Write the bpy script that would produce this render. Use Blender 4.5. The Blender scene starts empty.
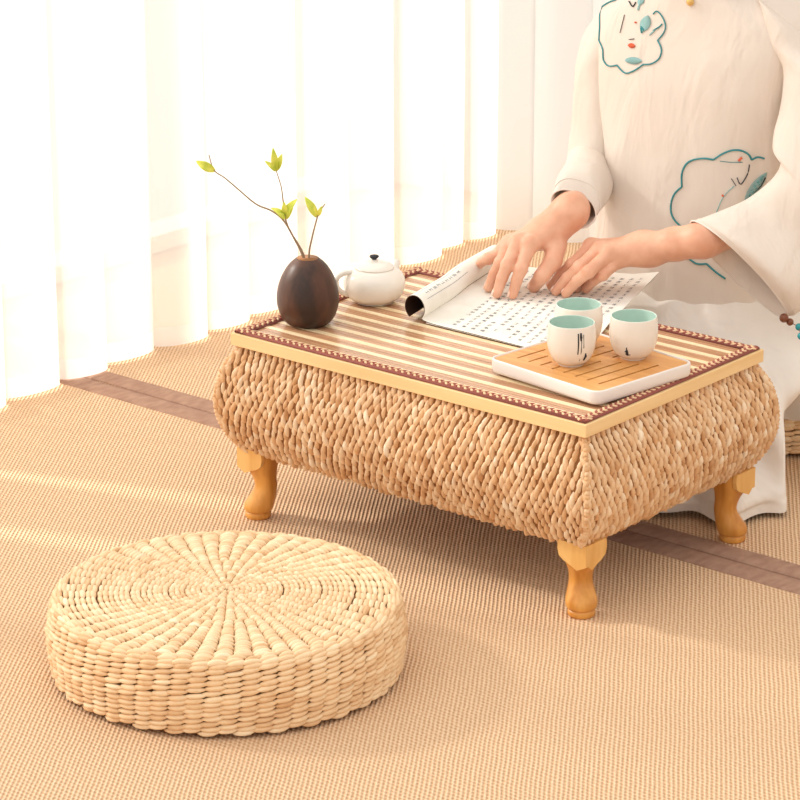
import bpy, math, random
import numpy as np
from mathutils import Vector, Matrix, noise
from mathutils.bvhtree import BVHTree

random.seed(7)
rng = np.random.default_rng(7)
PI = math.pi
sc = bpy.context.scene
col = sc.collection

# ---------------------------------------------------------------- camera
F = 3275.0
CAM = Vector((2.5782, -3.3230, 1.6201))
YAW, PITCH = -0.6903, 0.3288
FW = Vector((math.sin(YAW)*math.cos(PITCH), math.cos(YAW)*math.cos(PITCH), -math.sin(PITCH)))
RT = Vector((math.cos(YAW), -math.sin(YAW), 0))
UP = RT.cross(FW)
cd = bpy.data.cameras.new('camera')
cam = bpy.data.objects.new('camera', cd); col.objects.link(cam)
cam.matrix_world = Matrix((( RT.x, UP.x, -FW.x, CAM.x), (RT.y, UP.y, -FW.y, CAM.y), (RT.z, UP.z, -FW.z, CAM.z), (0, 0, 0, 1)))
cd.sensor_width = 36; cd.lens = F/800*36; cd.clip_start = .05; cd.clip_end = 60
sc.camera = cam

def ray(x, y):
    return (FW + RT*((x-400)/F) - UP*((y-400)/F)).normalized()
def atz(x, y, z):
    d = ray(x, y); return CAM + d*((z-CAM.z)/d.z)
def aty(x, y, Y):
    d = ray(x, y); return CAM + d*((Y-CAM.y)/d.y)

# ---------------------------------------------------------------- helpers
class MB:
    def __init__(s): s.v = []; s.f = []; s.m = []; s.t = []; s.n = 0
    def add(s, verts, faces, mat=0, tint=.5):
        o = s.n
        s.v.extend([tuple(p) for p in verts]); s.n += len(verts)
        s.t.extend([tint]*len(verts))
        for f in faces:
            s.f.append(tuple(i+o for i in f)); s.m.append(mat)
    def box(s, x0, x1, y0, y1, z0, z1, mat=0, tint=.5):
        v = [(x, y, z) for z in (z0, z1) for y in (y0, y1) for x in (x0, x1)]
        s.add(v, [(0,2,3,1),(4,5,7,6),(0,1,5,4),(2,6,7,3),(0,4,6,2),(1,3,7,5)], mat, tint)
    def obox(s, c, ax, ay, az, mat=0, tint=.5):
        c = Vector(c); v = [c + ax*a + ay*b + az*d for d in (-1, 1) for b in (-1, 1) for a in (-1, 1)]
        s.add(v, [(0,2,3,1),(4,5,7,6),(0,1,5,4),(2,6,7,3),(0,4,6,2),(1,3,7,5)], mat, tint)
    def loft(s, rings, close=True, cap0=False, cap1=False, mat=0, tint=.5):
        n = len(rings[0]); v = [p for r in rings for p in r]; f = []
        m = n if close else n-1
        for i in range(len(rings)-1):
            for j in range(m):
                k = (j+1) % n
                f.append((i*n+j, i*n+k, (i+1)*n+k, (i+1)*n+j))
        if cap0: f.append(tuple(range(n-1, -1, -1)))
        if cap1: f.append(tuple((len(rings)-1)*n+j for j in range(n)))
        s.add(v, f, mat, tint)
    def lathe(s, prof, c, n=48, mat=0, tint=.5, axis=None, mats=None):
        c = Vector(c); rings = []
        for r, z in prof:
            rings.append([c + Vector((r*math.cos(2*PI*i/n), r*math.sin(2*PI*i/n), z)) for i in range(n)])
        s.loft(rings, True, prof[0][0] > 1e-6, prof[-1][0] > 1e-6, mat, tint)
    def tube(s, pts, rad, n=8, mat=0, tint=.5, cap=True):
        pts = [Vector(p) for p in pts]; rings = []
        up = Vector((0.13, .21, 1)).normalized()
        for i, p in enumerate(pts):
            t = (pts[min(i+1, len(pts)-1)] - pts[max(i-1, 0)])
            if t.length < 1e-9: t = Vector((0, 0, 1))
            t.normalize()
            a = t.cross(up)
            if a.length < 1e-3: a = t.cross(Vector((1, 0, 0)))
            a.normalize(); b = t.cross(a)
            r = rad[i] if hasattr(rad, '__len__') else rad
            rings.append([p + a*(r*math.cos(2*PI*j/n)) + b*(r*math.sin(2*PI*j/n)) for j in range(n)])
        s.loft(rings, True, cap, cap, mat, tint)
    def ball(s, c, rx, ry=None, rz=None, n=12, mat=0, tint=.5):
        ry = ry or rx; rz = rz or rx
        rings = []
        for i in range(n//2+1):
            a = -PI/2 + PI*i/(n//2); k = max(math.cos(a), 1e-3)
            rings.append([(c[0]+rx*k*math.cos(2*PI*j/n), c[1]+ry*k*math.sin(2*PI*j/n), c[2]+rz*math.sin(a)) for j in range(n)])
        s.loft(rings, True, True, True, mat, tint)
    def lobe(s, c, t, nrm, L, w, h, mat=0, tint=.5, bow=0.0, pw=2.1):
        """one plump strand of plaited straw: long axis t, normal nrm, half sizes L, w, h"""
        b = nrm.cross(t); rings = []
        for q in (-1, -.82, -.45, 0, .45, .82, 1):
            k = max(.15, (1-abs(q)**pw)**.62)
            cc = c + t*(L*q) - nrm*(bow*q*q)
            rings.append([cc + b*(w*k*math.cos(2*PI*j/7)) + nrm*(h*k*math.sin(2*PI*j/7)) for j in range(7)])
        s.loft(rings, True, True, True, mat, tint)
    def build(s, name, mats, parent=None, smooth=True, loc=None):
        me = bpy.data.meshes.new(name); me.from_pydata(s.v, [], s.f)
        if not isinstance(mats, (list, tuple)): mats = [mats]
        for m in mats: me.materials.append(m)
        me.polygons.foreach_set('material_index', s.m)
        me.polygons.foreach_set('use_smooth', [smooth]*len(s.f))
        at = me.attributes.new('tint', 'FLOAT', 'POINT'); at.data.foreach_set('value', s.t)
        me.update()
        o = bpy.data.objects.new(name, me); col.objects.link(o)
        if parent: 
            o.parent = parent
            pw = Vector((0,0,0)); q = parent
            while q: pw += q.location; q = q.parent
            o.location = -pw
        return o
def tag(o, label, cat, group=None):
    o['label'] = label; o['category'] = cat
    if group: o['group'] = group
    return o
def struct(o): o['kind'] = 'structure'; return o
def empty(name, loc, label, cat, group=None):
    o = bpy.data.objects.new(name, None); o.location = loc; o.empty_display_size = .05; col.objects.link(o)
    return tag(o, label, cat, group)
def mod(o, kind, **k):
    m = o.modifiers.new(kind.lower(), kind)
    for a, b in k.items(): setattr(m, a, b)
    return m
def spline(P, n):
    """Catmull-Rom through tuples of any width, n samples per span"""
    P = [np.array(p, float) for p in P]; out = []
    for i in range(len(P)-1):
        a = P[max(i-1, 0)]; b = P[i]; c = P[i+1]; d = P[min(i+2, len(P)-1)]
        for k in range(n):
            t = k/n
            out.append(.5*((2*b)+(-a+c)*t+(2*a-5*b+4*c-d)*t*t+(-a+3*b-3*c+d)*t**3))
    out.append(P[-1]); return out
def nz(x, y=0, z=0): return noise.noise(Vector((x, y, z)))

# ---------------------------------------------------------------- materials
def M(name, color, rough=.6, spec=.3, **k):
    m = bpy.data.materials.new(name); m.use_nodes = True
    b = m.node_tree.nodes['Principled BSDF']
    b.inputs['Base Color'].default_value = (*color, 1); b.inputs['Roughness'].default_value = rough
    b.inputs['Specular IOR Level'].default_value = spec
    for a, v in k.items(): b.inputs[a.replace('_', ' ')].default_value = v
    m['n'] = 1
    return m
def nodes(m): return m.node_tree.nodes, m.node_tree.links, m.node_tree.nodes['Principled BSDF']
def ramp(N, stops):
    r = N.new('ShaderNodeValToRGB'); e = r.color_ramp.elements
    while len(e) < len(stops): e.new(.5)
    for q, (p, c) in zip(e, stops): q.position = p; q.color = (*c, 1)
    return r
def add_noise_color(m, c1, c2, scale=(20, 20, 20), detail=4, bump=0., bdist=.001, lo=.35, hi=.65):
    N, L, B = nodes(m)
    tc = N.new('ShaderNodeTexCoord'); mp = N.new('ShaderNodeMapping'); mp.inputs['Scale'].default_value = scale
    n = N.new('ShaderNodeTexNoise'); n.inputs['Scale'].default_value = 1; n.inputs['Detail'].default_value = detail
    L.new(tc.outputs['Object'], mp.inputs[0]); L.new(mp.outputs[0], n.inputs['Vector'])
    r = ramp(N, [(lo, c1), (hi, c2)]); L.new(n.outputs['Fac'], r.inputs[0]); L.new(r.outputs[0], B.inputs['Base Color'])
    if bump:
        b = N.new('ShaderNodeBump'); b.inputs['Strength'].default_value = bump; b.inputs['Distance'].default_value = bdist
        L.new(n.outputs['Fac'], b.inputs['Height']); L.new(b.outputs[0], B.inputs['Normal'])
    return m
def straw(name, stops, fib=(300, 300, 60), rough=.55, spec=.3):
    """colour of each strand from its tint, plus fine fibre noise"""
    m = M(name, stops[0][1], rough, spec); N, L, B = nodes(m)
    a = N.new('ShaderNodeAttribute'); a.attribute_name = 'tint'
    tc = N.new('ShaderNodeTexCoord'); n = N.new('ShaderNodeTexNoise'); n.inputs['Scale'].default_value = 90; n.inputs['Detail'].default_value = 3
    L.new(tc.outputs['Object'], n.inputs['Vector'])
    mm = N.new('ShaderNodeMath'); mm.operation = 'MULTIPLY_ADD'; mm.inputs[1].default_value = .5; L.new(n.outputs['Fac'], mm.inputs[0])
    sb = N.new('ShaderNodeMath'); sb.operation = 'SUBTRACT'; sb.inputs[1].default_value = .25; L.new(a.outputs['Fac'], sb.inputs[0]); L.new(sb.outputs[0], mm.inputs[2])
    r = ramp(N, stops); L.new(mm.outputs[0], r.inputs[0]); L.new(r.outputs[0], B.inputs['Base Color'])
    b = N.new('ShaderNodeBump'); b.inputs['Strength'].default_value = .35; b.inputs['Distance'].default_value = .0006
    n2 = N.new('ShaderNodeTexNoise'); n2.inputs['Scale'].default_value = 700; L.new(tc.outputs['Object'], n2.inputs['Vector'])
    L.new(n2.outputs['Fac'], b.inputs['Height']); L.new(b.outputs[0], B.inputs['Normal'])
    return m

m_straw_t = straw('table_straw', [(0, (.52, .26, .11)), (.35, (.75, .46, .24)), (.7, (.86, .62, .39)), (1, (.96, .81, .61))])
m_straw_c = straw('cushion_straw', [(0, (.66, .38, .18)), (.35, (.86, .60, .35)), (.7, (.93, .72, .47)), (1, (.98, .86, .62))])
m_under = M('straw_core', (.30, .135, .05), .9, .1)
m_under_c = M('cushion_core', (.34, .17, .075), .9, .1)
m_rim = add_noise_color(M('rim_wood', (.9, .66, .34), .4, .4), (.84, .57, .27), (.91, .66, .35), (3, 60, 60), 3, lo=.3, hi=.7)
m_rimy = add_noise_color(M('rim_wood_across', (.9, .66, .34), .4, .4), (.84, .57, .27), (.91, .66, .35), (60, 3, 60), 3, lo=.3, hi=.7)
m_leg = add_noise_color(M('leg_wood', (.8, .45, .12), .35, .45), (.56, .22, .035), (.76, .37, .085), (60, 60, 9), 3)
m_brk = add_noise_color(M('bracket_wood', (.9, .6, .25), .38, .4), (.74, .39, .11), (.85, .52, .19), (60, 60, 9), 3)
m_slatd = add_noise_color(M('brown_slat', (.55, .30, .16), .22, .5), (.44, .22, .115), (.60, .34, .19), (5, 260, 50), 4)
m_slatl = add_noise_color(M('pale_slat', (.93, .74, .46), .25, .5), (.88, .66, .38), (.97, .80, .54), (5, 260, 50), 3)
m_white_glaze = M('white_porcelain', (.86, .80, .72), .12, .5)
m_celadon = M('celadon_glaze', (.56, .72, .64), .12, .5)
m_tray = M('white_tray', (.84, .78, .74), .25, .5)
m_ink = M('ink', (.035, .035, .04), .6, .2)
m_inkp = M('paper_ink', (.22, .23, .25), .8, .1)
m_bamboo = add_noise_color(M('bamboo', (.85, .50, .2), .35, .4), (.64, .29, .085), (.77, .40, .135), (10, 120, 60), 3)
m_slot = M('slot_dark', (.10, .045, .02), .8, .1)
m_vase = add_noise_color(M('dark_wood', (.07, .03, .02), .42, .4), (.034, .017, .012), (.135, .052, .028), (26, 26, 9), 5, .2, .001)
m_vase_in = M('vase_lip', (.55, .25, .10), .5, .3)
m_twig = M('twig', (.30, .22, .15), .7, .2)
m_leaf = add_noise_color(M('leaf_green', (.6, .7, .06), .5, .3), (.50, .60, .06), (.80, .80, .14), (90, 90, 60), 2)
m_paper = add_noise_color(M('rice_paper', (.90, .87, .80), .8, .15), (.86, .82, .74), (.92, .89, .82), (30, 30, 30), 3)
m_cover = M('brown_cover', (.075, .035, .022), .6, .3)
m_skin = add_noise_color(M('skin', (.80, .42, .27), .42, .35, Subsurface_Weight=.15), (.75, .38, .245), (.83, .47, .32), (40, 40, 40), 3, .12, .0008)
nodes(m_skin)[2].inputs['Subsurface Radius'].default_value = (.012, .005, .003)
m_nail = M('nail', (.93, .66, .54), .2, .5)
m_hair = M('hair', (.02, .014, .012), .4, .4)
m_lip = M('lips', (.55, .14, .12), .4, .4)
m_eye = M('eye', (.03, .02, .015), .2, .5)
def cloth(name, c, transl=.0, ns=14, nd=.012, zs=.45):
    m = M(name, c, .85, .1); N, L, B = nodes(m)
    B.inputs['Sheen Weight'].default_value = .15
    tc = N.new('ShaderNodeTexCoord'); n = N.new('ShaderNodeTexNoise'); n.inputs['Scale'].default_value = ns; n.inputs['Detail'].default_value = 3; n.inputs['Distortion'].default_value = .5
    mp = N.new('ShaderNodeMapping'); mp.inputs['Scale'].default_value = (1, 1, zs)
    L.new(tc.outputs['Object'], mp.inputs[0]); L.new(mp.outputs[0], n.inputs['Vector'])
    w = N.new('ShaderNodeTexNoise'); w.inputs['Scale'].default_value = 900; L.new(tc.outputs['Object'], w.inputs['Vector'])
    b = N.new('ShaderNodeBump'); b.inputs['Strength'].default_value = .75; b.inputs['Distance'].default_value = nd
    b2 = N.new('ShaderNodeBump'); b2.inputs['Strength'].default_value = .25; b2.inputs['Distance'].default_value = .0006
    L.new(n.outputs['Fac'], b.inputs['Height']); L.new(w.outputs['Fac'], b2.inputs['Height']); L.new(b.outputs[0], b2.inputs['Normal']); L.new(b2.outputs[0], B.inputs['Normal'])
    if transl:
        t = N.new('ShaderNodeBsdfTranslucent'); t.inputs[0].default_value = (*c, 1); mx = N.new('ShaderNodeMixShader'); mx.inputs[0].default_value = transl
        o = N['Material Output']; L.new(B.outputs[0], mx.inputs[1]); L.new(t.outputs[0], mx.inputs[2]); L.new(mx.outputs[0], o.inputs[0])
    return m
m_tunic = cloth('linen_tunic', (.89, .79, .70), .15, 19, .013, .33)
m_skirt = cloth('linen_skirt', (.87, .82, .76), 0, 11, .02, .7)
m_band = cloth('hem_band', (.92, .83, .74), .1)
m_teal = M('teal_thread', (.05, .27, .29), .6, .2)
m_tealp = M('pale_teal_thread', (.34, .56, .55), .7, .2)
m_red = M('red_thread', (.75, .16, .08), .7, .2)
m_gold = M('gold_button', (.75, .48, .16), .3, .5, Metallic=.5)
m_bead = M('brown_bead', (.20, .06, .025), .3, .5)
m_beadt = M('teal_bead', (.03, .33, .36), .25, .5)
m_strip = add_noise_color(M('brown_binding', (.42, .25, .18), .85, .15), (.36, .21, .15), (.45, .28, .20), (90, 40, 90), 4, .3, .001)
m_wallp = M('wall_paint', (.85, .83, .80), .8, .2)
m_frame = M('window_frame_white', (.82, .82, .80), .4, .4)
m_floorb = M('floor_boards', (.60, .40, .25), .6, .3)

# sheer curtain cloth
m_cur = bpy.data.materials.new('sheer_curtain'); m_cur.use_nodes = True
N = m_cur.node_tree.nodes; L = m_cur.node_tree.links; N.remove(N['Principled BSDF'])
tr = N.new('ShaderNodeBsdfTransparent'); tl = N.new('ShaderNodeBsdfTranslucent'); df = N.new('ShaderNodeBsdfDiffuse')
tl.inputs[0].default_value = (.95, .93, .90, 1); df.inputs[0].default_value = (.93, .90, .86, 1)
m1 = N.new('ShaderNodeMixShader'); m1.inputs[0].default_value = .6; L.new(df.outputs[0], m1.inputs[1]); L.new(tl.outputs[0], m1.inputs[2])
m2 = N.new('ShaderNodeMixShader'); m2.inputs[0].default_value = .78; L.new(tr.outputs[0], m2.inputs[1]); L.new(m1.outputs[0], m2.inputs[2])
L.new(m2.outputs[0], N['Material Output'].inputs[0])
m_hem = m_cur.copy(); m_hem.name = 'curtain_hem'
for q in m_hem.node_tree.nodes:
    if q.type == 'MIX_SHADER' and q.inputs[0].default_value > .75: q.inputs[0].default_value = .96

# ribbed woven mat
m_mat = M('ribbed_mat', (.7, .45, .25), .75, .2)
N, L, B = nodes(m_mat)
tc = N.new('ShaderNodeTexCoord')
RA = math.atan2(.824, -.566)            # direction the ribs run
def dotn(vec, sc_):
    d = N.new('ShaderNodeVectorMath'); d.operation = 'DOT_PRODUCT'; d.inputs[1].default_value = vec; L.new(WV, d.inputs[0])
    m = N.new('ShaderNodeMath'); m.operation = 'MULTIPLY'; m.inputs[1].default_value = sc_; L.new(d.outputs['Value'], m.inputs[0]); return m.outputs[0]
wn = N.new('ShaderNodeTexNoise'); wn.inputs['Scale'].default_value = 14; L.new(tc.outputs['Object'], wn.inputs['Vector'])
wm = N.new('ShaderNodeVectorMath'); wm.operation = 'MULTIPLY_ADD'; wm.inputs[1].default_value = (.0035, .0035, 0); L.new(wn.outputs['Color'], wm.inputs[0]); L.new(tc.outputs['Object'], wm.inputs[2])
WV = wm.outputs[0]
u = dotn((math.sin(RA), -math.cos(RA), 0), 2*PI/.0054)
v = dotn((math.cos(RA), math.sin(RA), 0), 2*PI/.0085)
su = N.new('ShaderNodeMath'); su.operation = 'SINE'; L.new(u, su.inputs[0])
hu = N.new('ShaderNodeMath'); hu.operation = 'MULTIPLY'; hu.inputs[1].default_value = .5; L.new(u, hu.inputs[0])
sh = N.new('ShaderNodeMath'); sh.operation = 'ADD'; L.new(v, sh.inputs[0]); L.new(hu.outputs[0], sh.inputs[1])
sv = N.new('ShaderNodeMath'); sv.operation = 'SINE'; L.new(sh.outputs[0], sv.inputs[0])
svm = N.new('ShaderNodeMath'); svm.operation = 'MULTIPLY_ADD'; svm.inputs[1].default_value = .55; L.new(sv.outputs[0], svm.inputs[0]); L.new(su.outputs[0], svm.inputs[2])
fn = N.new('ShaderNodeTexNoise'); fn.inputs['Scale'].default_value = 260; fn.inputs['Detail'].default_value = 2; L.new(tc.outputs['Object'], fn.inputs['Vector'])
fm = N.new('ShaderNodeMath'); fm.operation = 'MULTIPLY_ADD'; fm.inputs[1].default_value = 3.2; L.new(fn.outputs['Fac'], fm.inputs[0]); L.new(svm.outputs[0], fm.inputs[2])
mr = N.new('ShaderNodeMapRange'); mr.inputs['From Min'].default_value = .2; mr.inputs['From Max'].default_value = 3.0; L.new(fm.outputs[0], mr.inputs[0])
rp = ramp(N, [(0, (.53, .31, .17)), (.45, (.74, .49, .295)), (1, (.87, .65, .44))]); L.new(mr.outputs[0], rp.inputs[0])  # rib grooves darkened in the colour, standing in for shade the bump lacks
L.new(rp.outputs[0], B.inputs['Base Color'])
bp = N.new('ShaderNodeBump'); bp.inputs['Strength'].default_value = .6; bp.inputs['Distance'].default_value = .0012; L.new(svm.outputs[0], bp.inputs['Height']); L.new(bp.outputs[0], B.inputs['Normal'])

# ================================================================ ROOM
XW = -1.26; YB = 1.33
b = MB(); b.box(XW-.12, 3.6, -4.2, YB+.12, -.06, -.0064); struct(b.build('floor', m_floorb, smooth=False))
# left wall: a wide floor-to-head window behind the sheer curtain
b = MB(); b.box(XW-.12, XW, -4.2, -2.3, 0, 2.6); b.box(XW-.12, XW, -2.3, YB+.12, 2.25, 2.6); b.box(XW-.12, XW, 1.25, YB+.12, 0, 2.25)
struct(b.build('wall_left', m_wallp, smooth=False))
b = MB(); b.box(XW, XW+2.1, YB, YB+.12, 2.25, 2.6); b.box(XW+2.1, 3.6, YB, YB+.12, 0, 2.6)
b.box(XW, XW+.08, YB, YB+.12, 0, 2.25)
struct(b.build('wall_back', m_wallp, smooth=False))
b = MB()
for y in (-2.3, -1.1, .12, 1.20): b.box(XW-.09, XW-.04, y, y+.05, .03, 2.22)
b.box(XW-.1, XW-.03, -2.3, 1.25, 0, .03); b.box(XW-.1, XW-.03, -2.3, 1.25, 2.22, 2.25)
struct(b.build('window_1', m_frame, smooth=False))
b = MB()
b.box(XW+.08, XW+2.1, YB+.03, YB+.1, 0, .03); b.box(XW+.08, XW+2.1, YB+.03, YB+.1, 2.22, 2.25)
b.box(XW+.08, XW+.13, YB+.04, YB+.09, .03, 2.22); b.box(XW+2.05, XW+2.1, YB+.04, YB+.09, .03, 2.22)
struct(b.build('window_2', m_frame, smooth=False))

# mats
def woven_mat(y0, y1, s0, s1, x0, x1, label):
    r = empty('woven_mat', ((x0+x1)/2, (y0+y1)/2, 0), label, 'floor mat', None)
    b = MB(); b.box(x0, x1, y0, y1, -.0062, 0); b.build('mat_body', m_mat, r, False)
    b = MB(); n = 260; rings = []
    for i in range(n+1):
        x = x0+(x1-x0)*i/n; w = .0009*nz(x*9, s0*30); h = .0004*nz(x*25, s0*10)
        e0 = .0015*nz(x*4, 3+s0*9)
        rings.append([(x, s0+e0, -.004), (x, s0+e0, .0002), (x, s0+e0+.0012, .0014+h), (x, (s0+s1)/2+w, .0020+h), (x, s1-.0012, .0014+h), (x, s1, .0002), (x, s1, -.004)])
    b.loft(rings, False); bs = b.build('cloth_binding', m_strip, r); bs['label'] = 'brown cloth binding'
    return r
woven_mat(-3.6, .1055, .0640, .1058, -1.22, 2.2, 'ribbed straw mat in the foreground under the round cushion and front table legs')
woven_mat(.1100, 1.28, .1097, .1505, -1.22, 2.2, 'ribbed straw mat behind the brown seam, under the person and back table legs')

# curtains
def curtain(name, pts, label, z1=2.2, x0=-.935):
    """pts: floor line of the cloth with its folds in it"""
    b = MB(); zs = [.0035, .010, .036, .039, .10, .3, .7, 1.3, z1]
    rings = []
    for z in zs:
        k = 1.0-.12*min(1, z/1.5)
        rings.append([(x0+(p[0]-x0)*k, p[1]+.006*nz(p[1]*5, z*1.5), z) for p in pts])
    b.loft(rings, False)
    nb = 2*(len(pts)-1)
    for i in range(nb): b.m[i] = 1
    o = b.build(name, [m_cur, m_hem])
    return tag(o, label, 'curtain')
def foldline(edges, amp=.062, n=30):
    """rounded lobes between successive creases"""
    P = []
    for i, (y0, y1) in enumerate(zip(edges, edges[1:])):
        a = amp*(.80+.45*nz(i*3.7, 2)); wd = y1-y0
        for k in range(n):
            c = k/n; th_ = PI*c
            P.append((-.937+a*math.sin(th_)**.6, y0+wd*(.5-.5*math.cos(th_))**.9+.12*wd*math.sin(th_)**2, 0))
    P.append((-.937, edges[-1], 0)); return P
curtain('sheer_curtain', foldline([-.358, -.26, -.155, -.055, .062, .165, .285, .395, .50, .63, .75, .88, 1.0, 1.08, 1.165]), 'white sheer curtain panel hanging behind the vase and table')
curtain('sheer_curtain', foldline([-1.62, -1.49, -1.36, -1.25, -1.1, -.98, -.85, -.72, -.61]), 'white sheer curtain panel at the left frame edge, before the gap')
curtain('sheer_curtain', foldline([-.575, -.48, -.388]), 'narrow white sheer curtain strip between two gaps at the left frame edge')
P = []
for i in range(261):
    x = -.985+1.82*i/260; f = abs(math.sin(PI*(x+.985)/.125))**.6; P.append((x, 1.222-.045*f, 0))
b = MB(); rings = [[(p[0], p[1], z) for p in P] for z in (.0035, .03, .5, 1.2, 2.2)]
b.loft(rings, False); tag(b.build('sheer_curtain', m_hem), 'white sheer curtain along the back wall behind the person', 'curtain')

# ================================================================ LOW TABLE
T = empty('low_table', (0, 0, 0), 'low tea table with woven straw body, slatted top and curved wooden legs', 'table')
H = .2713; W2, D2 = .30, .20
b = MB()
zt = H; zb = H-.0185; ww = .026
def mitre(side):
    o = MB()
    q = {'f': [(-W2, -D2), (W2, -D2), (W2-ww, -D2+ww), (-W2+ww, -D2+ww)], 'b': [(W2, D2), (-W2, D2), (-W2+ww, D2-ww), (W2-ww, D2-ww)],
         'r': [(W2, -D2), (W2, D2), (W2-ww, D2-ww), (W2-ww, -D2+ww)], 'l': [(-W2, D2), (-W2, -D2), (-W2+ww, -D2+ww), (-W2+ww, D2-ww)]}[side]
    v = [(x, y, z) for z in (zb, zt-.0015) for x, y in q]
    o.add(v, [(3,2,1,0),(4,5,6,7),(0,1,5,4),(1,2,6,5),(2,3,7,6),(3,0,4,7)]); return o
for s_, mt in (('f', m_rim), ('b', m_rim), ('r', m_rimy), ('l', m_rimy)):
    o = mitre(s_).build('rim_board', mt, T, False); mod(o, 'BEVEL', width=.0005, segments=1)
# slatted top
b = MB(); px_ = W2-.018; py_ = D2-.018
b.box(-px_, px_, -py_, py_, zb, zt-.003, 0)
n = 13; pitch = 2*py_/n
for i in range(n):
    y = -py_+i*pitch
    b.box(-px_, px_, y+.0004, y+pitch*.36, zt-.003, zt-.0009, 1)
    b.box(-px_, px_, y+pitch*.36+.0006, y+pitch*.68, zt-.003, zt-.0014, 0)
    b.box(-px_, px_, y+pitch*.68+.0004, y+pitch-.0004, zt-.003, zt-.0012, 0)
b.build('slatted_top', [m_slatd, m_slatl], T, False)
# braided trim: purple tape with two plaited cords of cream and red strands
m_tape = M('red_tape', (.30, .10, .085), .7, .2)
m_cream = M('cream_cord', (.80, .55, .33), .6, .2); m_redc = M('red_cord', (.34, .10, .07), .6, .2)
b = MB()
tw = .0165
def trimline(p0, p1, inn):
    p0 = Vector(p0); p1 = Vector(p1); t = (p1-p0).normalized(); up = Vector((0, 0, 1)); Ln = (p1-p0).length
    c = (p0+p1)/2 + inn*(tw/2); b.obox(c, t*(Ln/2-(.0002 if abs(t.x) > .5 else 0)), inn*(tw/2), up*(.0012 if abs(t.x) > .5 else .0009), 0)
    k = int(Ln/.0052)
    for i in range(k):
        s = p0 + t*(Ln*(i+.5)/k)
        for row, off in enumerate((.0062, .0118)):
            d = (t*(1 if row else -1)+inn*.8).normalized()
            cc = s + inn*off + up*.0016
            b.lobe(cc, d, up, .0044, .0021, .0018, 1 if (i+row) % 2 else 2)
    b.tube([p0+inn*.0022+up*.001, p1+inn*.0022+up*.001], .0011, 6, 2)
z = zt+.0002; e = .004
c4 = [(-W2+e, -D2+e), (W2-e, -D2+e), (W2-e, D2-e), (-W2+e, D2-e)]
inn = [Vector((0, 1, 0)), Vector((-1, 0, 0)), Vector((0, -1, 0)), Vector((1, 0, 0))]
for i in range(4):
    a_, b_ = c4[i], c4[(i+1) % 4]
    trimline((*a_, z), (*b_, z), inn[i])
o = b.build('braided_trim', [m_tape, m_cream, m_redc], T); o['label'] = 'dark red and cream braided trim'
# woven body
prof = [(.2535, -.007), (.242, -.001), (.226, .008), (.205, .0145), (.18, .018), (.155, .017), (.132, .010), (.112, -.001), (.099, -.013), (.096, -.03)]
PR = spline(prof, 8)
al = [0]
for i in range(1, len(PR)): al.append(al[-1]+np.hypot(*(PR[i]-PR[i-1])))
def pr(s):
    s = min(max(s, 0), al[-1]-1e-6); i = int(np.searchsorted(al, s, 'right'))-1; i = min(i, len(PR)-2)
    f = (s-al[i])/(al[i+1]-al[i]); p = PR[i]*(1-f)+PR[i+1]*f; d = PR[i+1]-PR[i]; d = d/np.hypot(*d); return p, d
b = MB()
rings = []
for z_, o_ in PR:
    a = W2+o_-.004; c = D2+o_-.004
    rings.append([(-a, -c, z_), (a, -c, z_), (a, c, z_), (-a, c, z_)])
b.loft(rings, True, True, True, 0)
faces4 = [(Vector((1, 0, 0)), Vector((0, -1, 0)), W2, D2), (Vector((0, 1, 0)), Vector((1, 0, 0)), D2, W2), (Vector((-1, 0, 0)), Vector((0, 1, 0)), W2, D2), (Vector((0, -1, 0)), Vector((-1, 0, 0)), D2, W2)]
rows = 15; Ltot = al[-1]-.012; rh = Ltot/rows
for fi, (t, nrm, hw, hd) in enumerate(faces4):
    nc = int(round(2*hw/.0108))
    for r in range(rows):
        s = (r+.5)*rh
        p, d = pr(s); z_, o_ = p
        half = hw+o_-.003
        dn = Vector((0, 0, d[0]))+nrm*d[1]           # along the wall, downwards
        outn = (nrm*(-d[0])+Vector((0, 0, d[1]))).normalized()
        cp = 2*half/nc
        for i in range(nc + (r % 2)):
            uu = -half + (i+.5-(.5 if r % 2 else 0))*cp
            uu = min(max(uu+random.uniform(-.0008, .0008), -half+.002), half-.002)
            lean = (-.03 if fi % 2 == 0 else .08)+random.uniform(-.24, .24) + .22*nz(uu*45, z_*60, fi)
            tt = (dn*1.0 + t*lean).normalized()
            c = t*uu + nrm*(hd+o_-.0035+random.uniform(-.0008, .0009)) + Vector((0, 0, z_+random.uniform(-.001, .001)))
            b.lobe(c, tt, outn, rh*1.12*random.uniform(.8, 1.2), cp*.32*random.uniform(.72, 1.18), .0052*random.uniform(.75, 1.25), 1, min(1, max(0, random.gauss(.56, .17))), .0058)
    # corner seam strands
for sx, sy in ((1, -1), (1, 1), (-1, 1), (-1, -1)):
    for r in range(rows*2):
        s = (r+.3)*rh*.5; p, d = pr(s); z_, o_ = p
        dg = Vector((sx, sy, 0)).normalized()
        dn = (Vector((0, 0, d[0]))+dg*d[1]*1.41).normalized()
        outn = (dg*(-d[0])+Vector((0, 0, d[1]))).normalized()
        c = Vector((sx*(W2+o_-.0032), sy*(D2+o_-.0032), z_))
        b.lobe(c, (dn+Vector((-sy, sx, 0))*(.3 if r % 2 else -.3)).normalized(), outn, rh*.42, .0036, .0045, 1, random.uniform(.2, .7), .001)
b.build('woven_body', [m_under, m_straw_t], T)
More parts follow.
